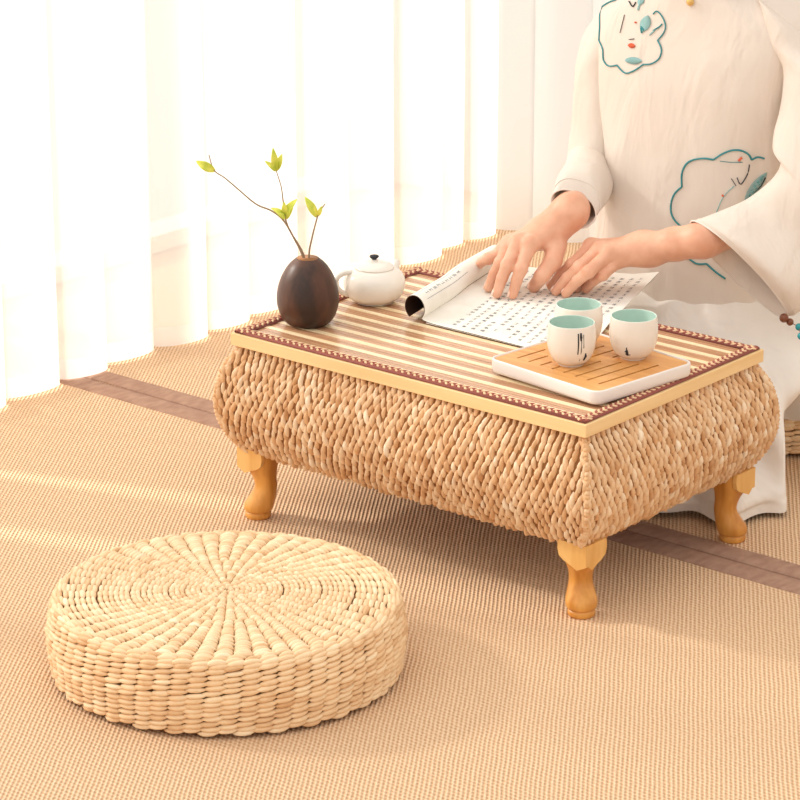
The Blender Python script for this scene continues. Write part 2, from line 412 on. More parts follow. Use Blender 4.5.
# legs
def leg(sx, sy):
    dg = Vector((sx, sy, 0)).normalized(); base = Vector((sx*.274, sy*.168, 0)); lf = []
    b = MB(); rings = []
    S = spline([(.112, .0200, -.002, .3), (.090, .0200, -.001, .4), (.074, .0185, .0, .6), (.060, .0155, -.003, .85), (.046, .0150, -.005, .95), (.033, .0180, -.001, 1), (.021, .0208, .004, 1), (.0125, .0198, .006, 1), (.0100, .0165, .0065, 1), (.0075, .0180, .0065, 1), (.003, .0180, .0065, 1), (.0003, .0165, .0065, 1)], 4)
    for z_, h, o_, rd in S:
        ring = []
        for j in range(24):
            a = 2*PI*j/24; ca, sa = math.cos(a), math.sin(a)
            e_ = 2/(2+4*(1-rd)); x = math.copysign(abs(ca)**e_, ca); y = math.copysign(abs(sa)**e_, sa)
            ring.append(base+dg*o_+Vector((x*h, y*h, z_)))
        rings.append(ring)
    b.loft(rings[::-1], True, True, True)
    o = b.build('leg', m_leg, T); 
    # bracket: two shaped plates meeting at the corner, over the top of the leg
    k = MB(); e = Vector((sx*(.274+.0245), sy*(.168+.0245), 0)); th = .006
    outl = [(0, .104), (.044, .104), (.0455, .093), (.043, .083), (.036, .078), (.027, .0745), (.014, .0685), (0, .0755)]
    for ax, nn, st in ((Vector((-sx, 0, 0)), Vector((0, sy, 0)), 0), (Vector((0, -sy, 0)), Vector((sx, 0, 0)), th-.0001)):
        v = [e+ax*(max(u_, st))+Vector((0, 0, z_)) for u_, z_ in outl]; v2 = [p-nn*th for p in v]; m_ = len(v)
        f = [tuple(range(m_)), tuple(range(2*m_-1, m_-1, -1))]+[(i, i+m_, (i+1) % m_+m_, (i+1) % m_) for i in range(m_)]
        k.add(v+v2, f)
    kb = k.build('corner_bracket', m_brk, o, False)
    kb['label'] = 'paler wood bracket at the leg top'
    return o
for sx, sy in ((1, -1), (-1, -1), (1, 1), (-1, 1)): leg(sx, sy)

# ================================================================ ROUND CUSHIONS
def cushion(loc, R, h, label, cell=1.0):
    C = empty('floor_cushion', loc, label, 'cushion', None)
    b = MB(); X = Vector(loc)
    dome = lambda r: h-.0035-.008*(r/R)**3
    core = [(0.0, .002), (R-.009, .002), (R-.005, .01), (R-.004, h*.5), (R-.006, h-.020), (R-.010, h-.009)]+[(r, h-.0065) for r in np.linspace(R-.024, .002, 8)]
    b.lathe(core, X, 72, 0)
    # one continuous spiral of rows: up the side, over the shoulder, across the top
    sp = spline([(R+.000, .0035), (R+.002, .009), (R+.003, .022), (R+.006, h*.5), (R+.0015, h-.020), (R-.001, h-.008), (R-.009, h-.0010), (R-.03, h+.001), (R*.5, h+.003), (R*.2, h+.0035), (.004, h+.0035)], 40)
    aa = [0]
    for i in range(1, len(sp)): aa.append(aa[-1]+np.hypot(*(sp[i]-sp[i-1])))
    nrow = int(aa[-1]/.0067)
    for k in range(nrow):
        s_ = aa[-1]*(k+.5)/nrow; i = min(int(np.searchsorted(aa, s_)), len(sp)-1); i = max(i, 1)
        r, z_ = sp[i]; dd = sp[i]-sp[i-1]; dd = dd/np.hypot(*dd)
        if r < .006: continue
        side = s_ < h+.006
        ns = 64 if side else (52 if r > .10 else (39 if r > .055 else (26 if r > .028 else (13 if r > .014 else 8))))
        for i2 in range(ns):
            a = 2*PI*(i2+.5+((.12 if k % 2 else 0) if side else 0))/ns + .0035*k + random.uniform(-.004, .004)
            er = Vector((math.cos(a), math.sin(a), 0)); et = Vector((-er.y, er.x, 0)); up = (er*(dd[1])+Vector((0, 0, -dd[0]))).normalized()
            al_ = er*dd[0]+Vector((0, 0, dd[1])); L_ = PI*r/ns
            t = (et+al_*(.10 if side else .10)).normalized()
            t = (t+al_*random.uniform(-.03, .03)).normalized()
            c = X+er*r+Vector((0, 0, z_))+al_*((.0018 if i2 % 2 else -.0018) if side else 0)-up*(.0035+random.uniform(-.0005, .0006))
            b.lobe(c, t, up, L_*(1.30 if side else 1.06)*random.uniform(.92, 1.06), .0038*random.uniform(.85, 1.1), .0042*random.uniform(.85, 1.15), 1, min(1, max(0, random.gauss(.56 if not side else .42, .14))), L_*(.20 if side else .22), 2.6 if side else 3.4)
    b.build('woven_straw', [m_under_c, m_straw_c], C)
    return C
cushion((.0396, -.5841, .0008), .2165, .1000, 'round plaited straw floor cushion alone in the foreground')
cushion((.066, .668, .0012), .195, .058, 'low straw cushion mostly hidden under the seated person')

# ================================================================ VASE AND TWIGS
HT = H
ZT = HT+.0002
vc = atz(308, 320, ZT); vc = Vector((vc.x+.008, vc.y-.009, ZT))
V = empty('bud_vase', vc, 'dark brown wooden egg-shaped bud vase at the left end of the table', 'vase')
b = MB()
vp = spline([(.0, 0.0), (.024, .0), (.031, .003), (.038, .013), (.0425, .030), (.0415, .048), (.036, .066), (.0265, .082), (.0165, .0915), (.0145, .0925)], 6)
b.lathe([tuple(p) for p in vp], vc, 48, 0)
b.m[-1] = 0
b.f = [f for f in b.f if len(f) == 4 or b.v[f[0]][2] < vc.z+.01]; b.m = b.m[:len(b.f)]
b.lathe([(.0145, .0925), (.0115, .0918), (.0105, .086), (.010, .055), (.0, .054)], vc, 32, 1)
b.build('vase_body', [m_vase, m_vase_in], V)
mouth = vc+Vector((0, 0, .088))
def onplane(x, y, dy=0.0):
    """point seen at x, y on the upright plane through the vase that faces the camera, pushed dy away"""
    n = Vector((FW.x, FW.y, 0)).normalized(); d = ray(x, y); q = vc+n*dy
    return CAM + d*((q-CAM).dot(n)/d.dot(n))
def leaf(par, base, tip, wid, nrm):
    b = MB(); ax = tip-base; L_ = ax.length; t = ax.normalized(); s = t.cross(nrm).normalized(); nn = s.cross(t)
    rings = []
    for i in range(9):
        q = i/8; w = wid*math.sin(PI*min(1, q*.92+.06))**.8*(1-.25*q); c = base+t*(L_*q)+nn*(.12*L_*math.sin(PI*q))
        rings.append([c+s*(w*k)+nn*(abs(k)*w*.35) for k in (-1, -.5, 0, .5, 1)])
    b.loft(rings, False); o = b.build('leaf', m_leaf, par); mod(o, 'SOLIDIFY', thickness=.0006); return o
def twig(pts, leaves, label, dys, rads=(.0016, .0007)):
    P = [mouth+Vector((random.uniform(-.004, .004), random.uniform(-.004, .004), -.03))]
    P += [onplane(x, y, d) for (x, y), d in zip(pts, dys)]
    r = empty('leafy_twig', P[0], label, 'twig', 'twigs in the wooden vase')
    S = spline([tuple(p) for p in P], 6); n = len(S)
    b = MB(); b.tube(S, [rads[0]+(rads[1]-rads[0])*i/(n-1) for i in range(n)], 7); b.build('stem', m_twig, r)
    for (x0, y0), (x1, y1), w, d in leaves:
        nr = (-FW+Vector((random.uniform(-.5, .5), random.uniform(-.5, .5), random.uniform(0, .7)))).normalized()
        leaf(r, onplane(x0, y0, d), onplane(x1, y1, d+random.uniform(-.006, .006)), w, nr)
    return r
t1 = twig([(303, 257), (295, 240), (284, 221), (272, 211), (256, 204), (238, 189), (225, 178), (214, 170), (209, 155)],
     [((215, 171), (196, 161), .0068, .02)], 'long twig reaching far left with one leaf at its tip', [0, .002, .004, .006, .01, .014, .018, .02, .02])
t2 = twig([(304, 257), (298, 244), (290, 231), (285, 217), (283, 200), (281, 186), (276, 170)],
     [((276, 171), (273, 148), .0055, -.01), ((276, 171), (282, 154), .005, -.01), ((276, 171), (265, 161), .004, -.012),
      ((285, 217), (297, 199), .0062, -.008), ((285, 218), (271, 208), .0052, -.010), ((286, 217), (284, 202), .0050, -.006), ((286, 219), (293, 208), .0045, -.004), ((285, 219), (277, 213), .004, -.012)],
     'upright twig with a leaf cluster halfway and another at the top', [0, -.002, -.004, -.008, -.01, -.012, -.01])
t3 = twig([(309, 255), (312, 238), (316, 222), (319, 213), (325, 204)],
     [((317, 217), (305, 197), .0062, .004), ((318, 216), (322, 206), .0032, .004)], 'short twig leaning right with one large leaf', [0, .002, .004, .004, .004])
for q in (t1, t2, t3): del q['group']

# ================================================================ TEAPOT
tp = atz(374, 296, ZT); tc_ = Vector((tp.x+.014, tp.y-.016, ZT))
Tp = empty('teapot', tc_, 'small cream porcelain teapot behind the dark vase', 'teapot')
b = MB()
tv = spline([(.0, 0), (.025, 0), (.028, .001), (.039, .010), (.0435, .024), (.0415, .036), (.034, .045), (.0265, .0485), (.024, .0485)], 6)
b.lathe([tuple(p) for p in tv], tc_, 48); b.build('pot_body', m_white_glaze, Tp)
b = MB(); lv = spline([(.0275, .0482), (.028, .0500), (.022, .0545), (.012, .0575), (.005, .0585), (.0045, .060)], 4)
b.lathe([tuple(p) for p in lv], tc_, 40); ld = b.build('lid', m_white_glaze, Tp)
b = MB(); b.lathe([tuple(p) for p in spline([(.0035, .0590), (.003, .0605), (.0062, .0630), (.0060, .0655), (.0, .0668)], 4)], tc_, 20); kn = b.build('knob', m_ink, ld); kn['label'] = 'black knob'
b = MB(); a0 = -RT*.9+Vector((0, 0, 0)); hd = (-RT+Vector((-FW.x, -FW.y, 0))*.35).normalized()
hp = spline([tuple(tc_+hd*d+Vector((0, 0, z_))) for d, z_ in ((.030, .043), (.042, .0445), (.0535, .039), (.0555, .028), (.049, .018), (.038, .012))], 5)
b.tube(hp, .0038, 10); b.build('handle', m_white_glaze, Tp)
b = MB(); sd = (Vector((FW.x, FW.y, 0)).normalized()*.80+RT*.60).normalized(); hp = spline([tuple(tc_+sd*d+Vector((0, 0, z_))) for d, z_ in ((.034, .020), (.044, .028), (.049, .038), (.054, .046))], 5)
b.tube(hp, [.009-.0045*i/(len(hp)-1) for i in range(len(hp))], 12); b.build('spout', m_white_glaze, Tp)
b = MB()
for x0, y0, x1, y1 in ((.0, 0, .004, .001), (.003, .002, .007, -.001), (.006, 0, .0085, -.004)):
    q = tc_+sd*.030+Vector((0, 0, .0478)); n = Vector((0, 0, 1)); b.tube([q+sd*x0+n*(-x0*.35+y0*.2), q+sd*x1+n*(-x1*.35+y1*.2)], .0007, 5)
b.build('painted_mark', m_ink, Tp)

# ================================================================ TEA TRAY AND CUPS
A = atz(487, 373, ZT); Bp = atz(597, 409, ZT); Cc = atz(684, 374, ZT)
ex = (Bp-A); lw = ex.length; ex.normalize(); ey = Vector((-ex.y, ex.x, 0)); ld_ = (Cc-Bp).dot(ey)
zpap = .0019
Tr = empty('tea_tray', (A+ex*lw/2+ey*ld_/2), 'white rounded tea tray with a slotted bamboo insert under three cups', 'tray')
print('tray', lw, ld_, A, Bp, Cc)
def rrect(ins, rad, z_, n=7, tilt=0):
    out = []; x0, x1, y0, y1 = ins, lw-ins, ins, ld_-ins
    for cx, cy, a0 in ((x1-rad, y0+rad, -PI/2), (x1-rad, y1-rad, 0), (x0+rad, y1-rad, PI/2), (x0+rad, y0+rad, PI)):
        for i in range(n+1):
            a = a0+PI/2*i/n; out.append(A+ex*(cx+rad*math.cos(a))+ey*(cy+rad*math.sin(a))+Vector((0, 0, z_)))
    return out
th = .0195
b = MB(); z0 = zpap+.0002
b.loft([rrect(.004, .012, z0), rrect(.001, .014, z0+.002), rrect(0, .015, z0+.006), rrect(0, .015, z0+th-.002), rrect(.0007, .0143, z0+th-.0005), rrect(.002, .013, z0+th), rrect(.0032, .012, z0+th-.0008), rrect(.0035, .0115, z0+th-.006)], True, True, True)
b.build('tray_dish', m_tray, Tr)
b = MB(); b.loft([rrect(.0041, .011, z0+th-.0058), rrect(.0041, .011, z0+th-.0021), rrect(.0049, .0105, z0+th-.0014)], True, True, True)
bi = b.build('bamboo_insert', m_bamboo, Tr, False)
k = MB()
sl = [(.030, .052), (.030, .036), (.030, .022), (.030, .016), (.030, .070), (.030, .086), (.030, .098), (.030, .112)]
for i, (v0, L_) in enumerate(sl):
    uu = .026+(lw-.052)*i/7
    segs = [(v0, v0+L_)] + ([(v0+L_+.026, .150)] if i < 4 else ([(v0+L_+.022, .150)] if i < 6 else []))
    for s0, s1 in segs:
        c = A+ex*uu+ey*((s0+s1)/2)+Vector((0, 0, z0+th-.0015)); k.obox(c, ex*.0017, ey*((s1-s0)/2), Vector((0, 0, .008)))
cut = k.build('slot_cutter', m_slot, None, False)
md = mod(bi, 'BOOLEAN', operation='DIFFERENCE', object=cut, solver='EXACT')
dg_ = bpy.context.evaluated_depsgraph_get(); me_ = bpy.data.meshes.new_from_object(bi.evaluated_get(dg_)); bi.modifiers.clear(); bi.data = me_; bpy.data.objects.remove(cut)
bi['label'] = 'slotted bamboo insert'
k = MB(); k.loft([rrect(.006, .01, z0+th-.0056), rrect(.006, .01, z0+th-.0052)], True, True, True)
k.build('drain_floor', m_slot, Tr, False)

def cup(px, py, label, yaw, marks):
    z_ = ZT+z0+th-.0014+.0002; c = atz(px, py, z_)
    r = empty('tea_cup', c, label, 'cup', 'porcelain cups on the bamboo tray')
    b = MB()
    out = spline([(.0, .0015), (.013, .0015), (.0145, 0), (.0165, 0), (.0175, .002), (.0245, .008), (.0298, .019), (.0318, .032), (.0315, .045), (.0302, .0555), (.0296, .0567)], 6)
    b.lathe([tuple(p) for p in out], c, 48); b.f = b.f[:-1]; b.m = b.m[:-1]
    b.build('cup_wall', m_white_glaze, r)
    b = MB(); inn_ = spline([(.0296, .0567), (.0287, .0562), (.0292, .050), (.0296, .040), (.0290, .026), (.0235, .011), (.012, .006), (.0, .0055)], 6)
    b.lathe([tuple(p) for p in inn_], c, 48); b.f = [f for f in b.f if len(f) == 4]; b.m = b.m[:len(b.f)]
    o = b.build('glazed_inside', m_celadon, r); o['label'] = 'pale green glazed inside'
    def rad(zz):
        for i in range(len(out)-1):
            if out[i][1] <= zz <= out[i+1][1] and out[i][0] > .017: f = (zz-out[i][1])/(out[i+1][1]-out[i][1]+1e-9); return out[i][0]*(1-f)+out[i+1][0]*f
        return .03
    b = MB(); base = math.atan2((CAM-c).y, (CAM-c).x)
    for poly in marks:
        P = []
        for u_, zz, rr in poly:
            a = base+u_/.0315+yaw; R_ = rad(zz)+.0001
            P.append((c+Vector((R_*math.cos(a), R_*math.sin(a), zz)), rr))
        b.tube([p for p, _ in P], [q for _, q in P], 6)
    b.build('painted_motif', m_ink, r)
    return r
boat = [[(-.004, .0125, .0005), (-.001, .0105, .0009), (.004, .0115, .0005)], [(-.0005, .011, .0018), (-.001, .015, .0019), (-.0005, .0185, .0012)], [(-.0012, .019, .0008), (-.001, .022, .0008)], [(-.004, .0155, .0006), (-.002, .0175, .0008)]]
brush = [[(.009, .050, .0009), (.0092, .036, .0010), (.009, .022, .0008)], [(.0125, .0505, .0012), (.0128, .045, .0018), (.0125, .040, .0006)], [(.0135, .042, .0006), (.0135, .026, .0006), (.013, .012, .0004)], [(.0165, .048, .0005), (.0168, .03, .0005)], [(.020, .012, .0012), (.0215, .018, .0018), (.0205, .022, .0008)]]
cup(571, 363.5, 'white tea cup nearest the tray front, painted with tall dark strokes', 0, brush)
cup(578, 345, 'white tea cup at the back, half hidden by the nearest cup', 0, [[(.018, .010, .0012), (.019, .016, .0016), (.018, .020, .0008)], [(.003, .03, .0006), (.003, .018, .0006)]])
cup(633, 357, 'white tea cup on the tray side nearest the table corner, with small boat motif', 0, [[(u_-.008, zz, rr) for u_, zz, rr in p] for p in boat])

# ================================================================ BOOKLET
pz = ZT
near0 = atz(424, 323, pz); nearB = atz(575, 361, pz); farC = atz(660, 280, pz)
axn = (nearB-near0); pw = axn.length; axn.normalize()
farL = atz(507, 270, pz)
Bk = empty('scroll_booklet', (near0+farC)/2, 'open white paper booklet of handwritten columns, its edge rolled over a brown cover', 'booklet')
b = MB(); rr = .0178
def edge(v):      # left line of the flat page at v in 0..1 and its right line
    return near0.lerp(farL, v), nearB.lerp(farC, v)
NV = 22
def lift_at(y):
    t = max(0, min(1, (y-.09)/.075)); return .0046*t*t*(3-2*t)
def prof_pt(q, v):
    p, n = prof_pt0(q, v); return p+Vector((0, 0, lift_at(p.y))), n
def prof_pt0(q, v):
    l, r = edge(v); d = (r-l); w = d.length; d.normalize()
    rv = rr*(1-.12*v)
    if q <= 1:                      # flat part from right edge to the valley
        x = w*(1-q); lift = .0015+.0012*math.sin(PI*q)*(.6+.4*nz(v*3, q*2)) + .006*max(0, 1-q*6)*v*v
        lift += .010*math.exp(-x/.010)*.25
        return l+d*(x-.0015)+Vector((0, 0, lift)), Vector((0, 0, 1))
    a = -.95+(q-1)*(PI*1.62)       # arc: from lower right over the top to underneath
    c = l+d*(-.0165)+Vector((0, 0, rv+.0008))
    n = d*math.cos(a)+Vector((0, 0, math.sin(a)))
    return c+n*rv, n
Q = list(np.linspace(0, 1, 30))+list(np.linspace(1.03, 2, 26))
topv = []; botv = []
for j in range(NV+1):
    v = j/NV; rt = []; rb = []
    for q in Q:
        p, n = prof_pt(q, v); rt.append(p); rb.append(p-n*.0010)
    topv.append(rt); botv.append(rb)
b.loft(topv, False, mat=0)
o_ = MB(); o_.loft(botv, False)
b.loft([r[::-1] for r in botv], False, mat=1)
# closing strips along the near and far ends
for row in (0, NV):
    b.loft([topv[row], botv[row]] if row == 0 else [botv[row], topv[row]], False, mat=1)
b.loft([[topv[j][0] for j in range(NV+1)], [botv[j][0] for j in range(NV+1)]], False, mat=0)
b.loft([[topv[j][-1] for j in range(NV+1)], [botv[j][-1] for j in range(NV+1)]], False, mat=1)
b.build('paper_sheet', [m_paper, m_cover], Bk)
# under pages, slightly fanned
b = MB()
for k_ in range(2):
    dx = .003*(k_+1); v4 = [near0+axn*.004, nearB+axn*(-.002*k_)+Vector((0, .002*k_, 0)), farC+axn*(-.006*k_-.004)+Vector((0, -.004, 0)), farL+axn*.004]
    zz = .0012-.0005*k_; up_ = []; dn_ = []
    for j in range(19):
        q_ = j/18; e0, e1 = v4[0].lerp(v4[3], q_), v4[1].lerp(v4[2], q_)
        up_.append([p+Vector((0, 0, zz+lift_at(p.y))) for p in (e0, e1)]); dn_.append([p+Vector((0, 0, zz-.0004+lift_at(p.y))) for p in (e1, e0)])
    b.loft([u_+d_ for u_, d_ in zip(up_, dn_)], True, True, True)
b.build('under_page', m_paper, Bk, False)
# brush writing: strokes laid on the sheet
b = MB()
def spt(q, v, lift=.00022):
    p, n = prof_pt(q, v); return p+n*lift
def stroke(q0, v0, q1, v1, w=.00038):
    a, c = spt(q0, v0), spt(q1, v1); d = (c-a)
    if d.length < 1e-6: return
    n = prof_pt((q0+q1)/2, (v0+v1)/2)[1]; s = d.normalized().cross(n)*w
    b.add([a-s, c-s, c+s, a+s], [(0, 1, 2, 3)])
def glyph(q, v, sq, sv):
    k = random.randint(2, 4)
    for i in range(k):
        vv = v+sv*(-.4+.8*i/(k-1)); x = random.uniform(.25, .45); stroke(q-sq*x, vv, q+sq*random.uniform(.25, .45), vv+sv*random.uniform(-.08, .08))
    x = random.uniform(-.2, .2)*sq; stroke(q+x, v-sv*.45, q+x+random.uniform(-.1, .1)*sq, v+sv*.45)
    if random.random() < .6: stroke(q, v, q+sq*.42, v-sv*.4)
for cI in range(13):
    q = .075+cI*.062
    for k_ in range(22):
        if random.random() < .07: continue
        v = .06+k_*.041
        if v > .95: continue
        glyph(q, v, .034, .021)
for k_ in range(9): glyph(1.42, .10+k_*.047, .075, .030)
for q in (1.32, 1.52):
    for k_ in range(20): stroke(q, .06+k_*.024, q, .06+(k_+1)*.024, .0003)
stroke(1.32, .06, 1.52, .06, .0003)
b.build('brush_writing', m_inkp, Bk, False)

# ================================================================ PERSON
FH = Vector((FW.x, FW.y, 0)).normalized()
def surface_nets(f, lo, hi, h):
    lo = np.array(lo, float); n = np.ceil((np.array(hi)-lo)/h).astype(int)+1
    ax = [lo[i]+h*np.arange(n[i]) for i in range(3)]
    X, Y, Z = np.meshgrid(*ax, indexing='ij'); P = np.stack([X, Y, Z], -1).astype(np.float32)
    D = f(P); S = D < 0
    c = [(i, j, k) for i in (0, 1) for j in (0, 1) for k in (0, 1)]
    sl_ = lambda A_, o: A_[o[0]:A_.shape[0]-1+o[0], o[1]:A_.shape[1]-1+o[1], o[2]:A_.shape[2]-1+o[2]]
    cnt = sum(sl_(S, o).astype(np.int8) for o in c); act = (cnt > 0) & (cnt < 8)
    acc = np.zeros(act.shape+(3,)); num = np.zeros(act.shape)
    for o in c:
        for d in range(3):
            if o[d]: continue
            o2 = list(o); o2[d] = 1; a = sl_(D, o); b2 = sl_(D, o2); cr = (a < 0) != (b2 < 0)
            t = np.where(cr, a/(a-b2+1e-12), 0); v = np.zeros(act.shape+(3,)); v[...] = o; v[..., d] = t
            acc += v*cr[..., None]; num += cr
    idx = -np.ones(act.shape, int); ii = np.argwhere(act); idx[act] = np.arange(len(ii))
    V_ = lo+h*(ii+acc[act]/num[act][:, None])
    Fs = []
    for d in range(3):
        e1, e2 = [q for q in range(3) if q != d]
        a = np.moveaxis(S, d, 0); cr = a[:-1] != a[1:]; s = a[:-1]
        cr = cr[:, 1:-1, 1:-1]; s = s[:, 1:-1, 1:-1]
        w = np.argwhere(cr); sg = s[cr]
        if not len(w): continue
        def g(o1, o2):
            q = np.zeros((len(w), 3), int); q[:, d] = w[:, 0]; q[:, e1] = w[:, 1]+o1; q[:, e2] = w[:, 2]+o2
            return idx[q[:, 0], q[:, 1], q[:, 2]]
        quad = np.stack([g(0, 0), g(1, 0), g(1, 1), g(0, 1)], 1)
        fl = sg if d != 1 else ~sg
        quad[~fl] = quad[~fl][:, ::-1]; Fs.append(quad)
    Fc = np.concatenate(Fs); Fc = Fc[(Fc >= 0).all(1)]
    return V_, Fc
def cone(P, a, b_, ra, rb):
    a = np.array(a, np.float32); b_ = np.array(b_, np.float32); ab = b_-a
    t = np.clip(((P-a)@ab)/(ab@ab), 0, 1); d = P-a-t[..., None]*ab
    return np.sqrt((d*d).sum(-1))-(ra+(rb-ra)*t)
def ell(P, c, r):
    q = (P-np.array(c, np.float32))/np.array(r, np.float32); k = np.sqrt((q*q).sum(-1)); return (k-1)*min(r)
def smin(a, b_, k):
    h_ = np.clip(.5+.5*(b_-a)/k, 0, 1); return b_+(a-b_)*h_-k*h_*(1-h_)
def chain(P, pts, rs, k=.003):
    D = None
    for i in range(len(pts)-1):
        c = cone(P, pts[i], pts[i+1], rs[i], rs[i+1]); D = c if D is None else smin(D, c, k)
    return D
off = Vector((0, 0, .0))
tz = ZT+.0095
def hand(fingers, wrist, fore, thumb, wr=(.017, .015)):
    """fingers: four lists [tip, pip, mcp] of points; returns a distance function"""
    def fn(P):
        palm = None
        for f_ in fingers:
            c = cone(P, f_[-1], wrist+(f_[-1]-wrist)*.12+ (f_[-1]-fingers[1][-1])*.25, .0112, .0150); palm = c if palm is None else smin(palm, c, .012)
        arm = chain(P, [wrist, wrist.lerp(fore[0], .5), fore[0]]+fore[1:], [.0190, .0200, .0220]+[.024]*(len(fore)-1), .02)
        arm = smin(arm, cone(P, wrist+wside*.010, wrist-wside*.010, .0172, .0172), .012)
        palm = smin(palm, arm, .022)
        D = None
        for f_ in fingers:
            tip, pip, mcp = f_; dip = pip.lerp(tip, .52)+Vector((0, 0, .0030))
            r0 = .0090*f_scale[id(f_)] if id(f_) in f_scale else .0082
            c = chain(P, [mcp, pip, dip, tip], [r0*1.15, r0*1.0, r0*.88, r0*.76], .0025)
            c = smin(c, ell(P, pip+Vector((0, 0, .001)), (r0*1.02,)*3), .004)
            c = smin(c, ell(P, mcp+Vector((0, 0, .002)), (r0*1.12,)*3), .005); c = smin(palm, c, .007); D = c if D is None else np.minimum(D, c)
        c = chain(P, thumb, [.0150, .0128, .0108, .0090], .004); c = smin(palm, c, .008); return np.minimum(D, c)
    return fn
Vv = lambda p: Vector(p)
# right hand (beside the booklet roll): fingers bent, pressing the page
dz = Vector((0, 0, .0045))
def at(x, y, z_):
    p = atz(x, y, z_)
    return atz(x, y, z_+lift_at(p.y)*.8) if z_ < ZT+.012 else p
Rf = [[at(513, 294.5, tz), Vv((-.076, .154, .320)), Vv((-.083, .184, .3475))],
      [at(497, 293.5, tz), Vv((-.094, .148, .3245)), Vv((-.1035, .184, .348))],
      [at(488.5, 287.5, tz), Vv((-.114, .158, .322)), Vv((-.124, .192, .341))],
      [at(476, 268.5, tz+.013), at(488, 259, .319), at(505, 250, .332)]]
RE = aty(594, 158, .45); Rw = at(549, 231, .356); Rfore = [at(571, 211, .384), RE]
Rth = [at(556, 246, .340), at(553, 261, .326), at(542, 276, .308), at(534, 286.5, tz+.001)]
f_scale = {}
for f_, s_ in zip(Rf, (1, 1.02, .97, .86)): f_scale[id(f_)] = s_
wside = (Rf[0][2]-Rf[3][2]).normalized()
hR = hand(Rf, Rw, Rfore, Rth)
pts = [p for f_ in Rf for p in f_]+[Rw, Rfore[0]]+Rth
bb = lambda P_, m_: ([min(p[i] for p in P_)-m_ for i in range(3)], [max(p[i] for p in P_)+m_ for i in range(3)])
lo, hi = bb(pts, .036); lo[2] = ZT-.002
VR, FR = surface_nets(hR, lo, hi, .0017)
# left hand (nearest the cups): fingers together, flat
Lf = [[at(551.5, 286, tz), Vv((-.038, .223, .318)), Vv((-.034, .262, .337))],
      [at(556, 291, tz), Vv((-.016, .211, .3215)), Vv((-.012, .252, .339))],
      [at(566, 293.5, tz), Vv((.006, .203, .3215)), Vv((.012, .242, .341))],
      [at(586, 289.5, tz), at(603, 275, .314), at(619, 260, .330)]]
LE = aty(822, 205, .43); Lw = at(648, 248, .345); Lfore = [at(703, 240, .368), LE]
Lth = [at(628, 249, .332), Vv((-.010, .268, .318)), Vv((-.026, .250, .306)), Vv((-.036, .232, tz+.004))]
for f_, s_ in zip(Lf, (1, 1.02, .97, .86)): f_scale[id(f_)] = s_
wside = (Lf[3][2]-Lf[0][2]).normalized()
hL = hand(Lf, Lw, Lfore, Lth)
def hL_(P): return hL(P)
pts = [p for f_ in Lf for p in f_]+[Lw, Lfore[0]]+Lth
lo, hi = bb(pts, .036); lo[2] = ZT-.002
VL, FL = surface_nets(hL, lo, hi, .0017)
# body, neck, head
SX = -.020
hc = Vector((SX, .455, .860))
def bodyf(P):
    D = ell(P, (SX, .505, .30), (.145, .10, .12))
    D = smin(D, ell(P, (SX, .505, .50), (.135, .085, .17)), .05)
    D = smin(D, cone(P, (SX-.110, .51, .615), (SX+.110, .51, .615), .034, .034), .05)
    D = smin(D, cone(P, (SX, .508, .64), (SX, .490, .80), .044, .038), .03)
    D = smin(D, cone(P, (SX-.128, .508, .605), RE+FH*.012, .030, .022), .03)
    D = smin(D, cone(P, RE+FH*.012, Rfore[0], .022, .020), .02)
    D = smin(D, cone(P, (SX+.146, .508, .600), LE+FH*.008+RT*.010, .024, .022), .03)
    D = smin(D, cone(P, LE+FH*.008+RT*.010, Lfore[0], .022, .020), .02)
    # crossed legs
    for s_ in (-1, 1):
        D = smin(D, cone(P, (SX+s_*.07, .52, .155), (SX+s_*.130, .42, .120), .062, .042), .04)
        D = smin(D, cone(P, (SX+s_*.130, .42, .105), (SX-s_*.05, .35, .07), .040, .033), .02)
    return D
def headf(P):
    D = ell(P, hc+Vector((0, .018, .028)), (.074, .090, .086)); D = smin(D, ell(P, hc+Vector((0, -.014, -.035)), (.054, .066, .070)), .03)
    D = smin(D, cone(P, hc+Vector((0, -.070, -.058)), hc+Vector((0, -.062, -.078)), .016, .018), .025)
    D = smin(D, cone(P, hc+Vector((0, -.072, .004)), hc+Vector((0, -.092, -.026)), .007, .011), .010)
    for s_ in (-1, 1):
        D = smin(D, ell(P, hc+Vector((s_*.074, .012, -.012)), (.008, .018, .030)), .006)
        e_ = ell(P, hc+Vector((s_*.030, -.086, .002)), (.018, .012, .010)); D = -smin(-D, e_, .012)
        D = smin(D, ell(P, hc+Vector((s_*.030, -.067, .001)), (.013, .010, .008)), .004)
    D = smin(D, cone(P, hc+Vector((-.018, -.076, -.050)), hc+Vector((.018, -.076, -.050)), .0055, .0055), .006)
    D = smin(D, cone(P, hc+Vector((0, .034, -.05)), (SX, .503, .69), .038, .042), .015)
    return D
VB, FB = surface_nets(bodyf, (-.34, .22, .01), (.34, .66, .73), .0075)
VH, FH = surface_nets(headf, (SX-.11, .33, .71), (SX+.11, .60, 1.0), .0035)
mb = MB()
for V_, F_ in ((VR, FR), (VL, FL), (VB, FB), (VH, FH)): mb.add([tuple(v) for v in V_], [tuple(int(i) for i in f) for f in F_], 0)
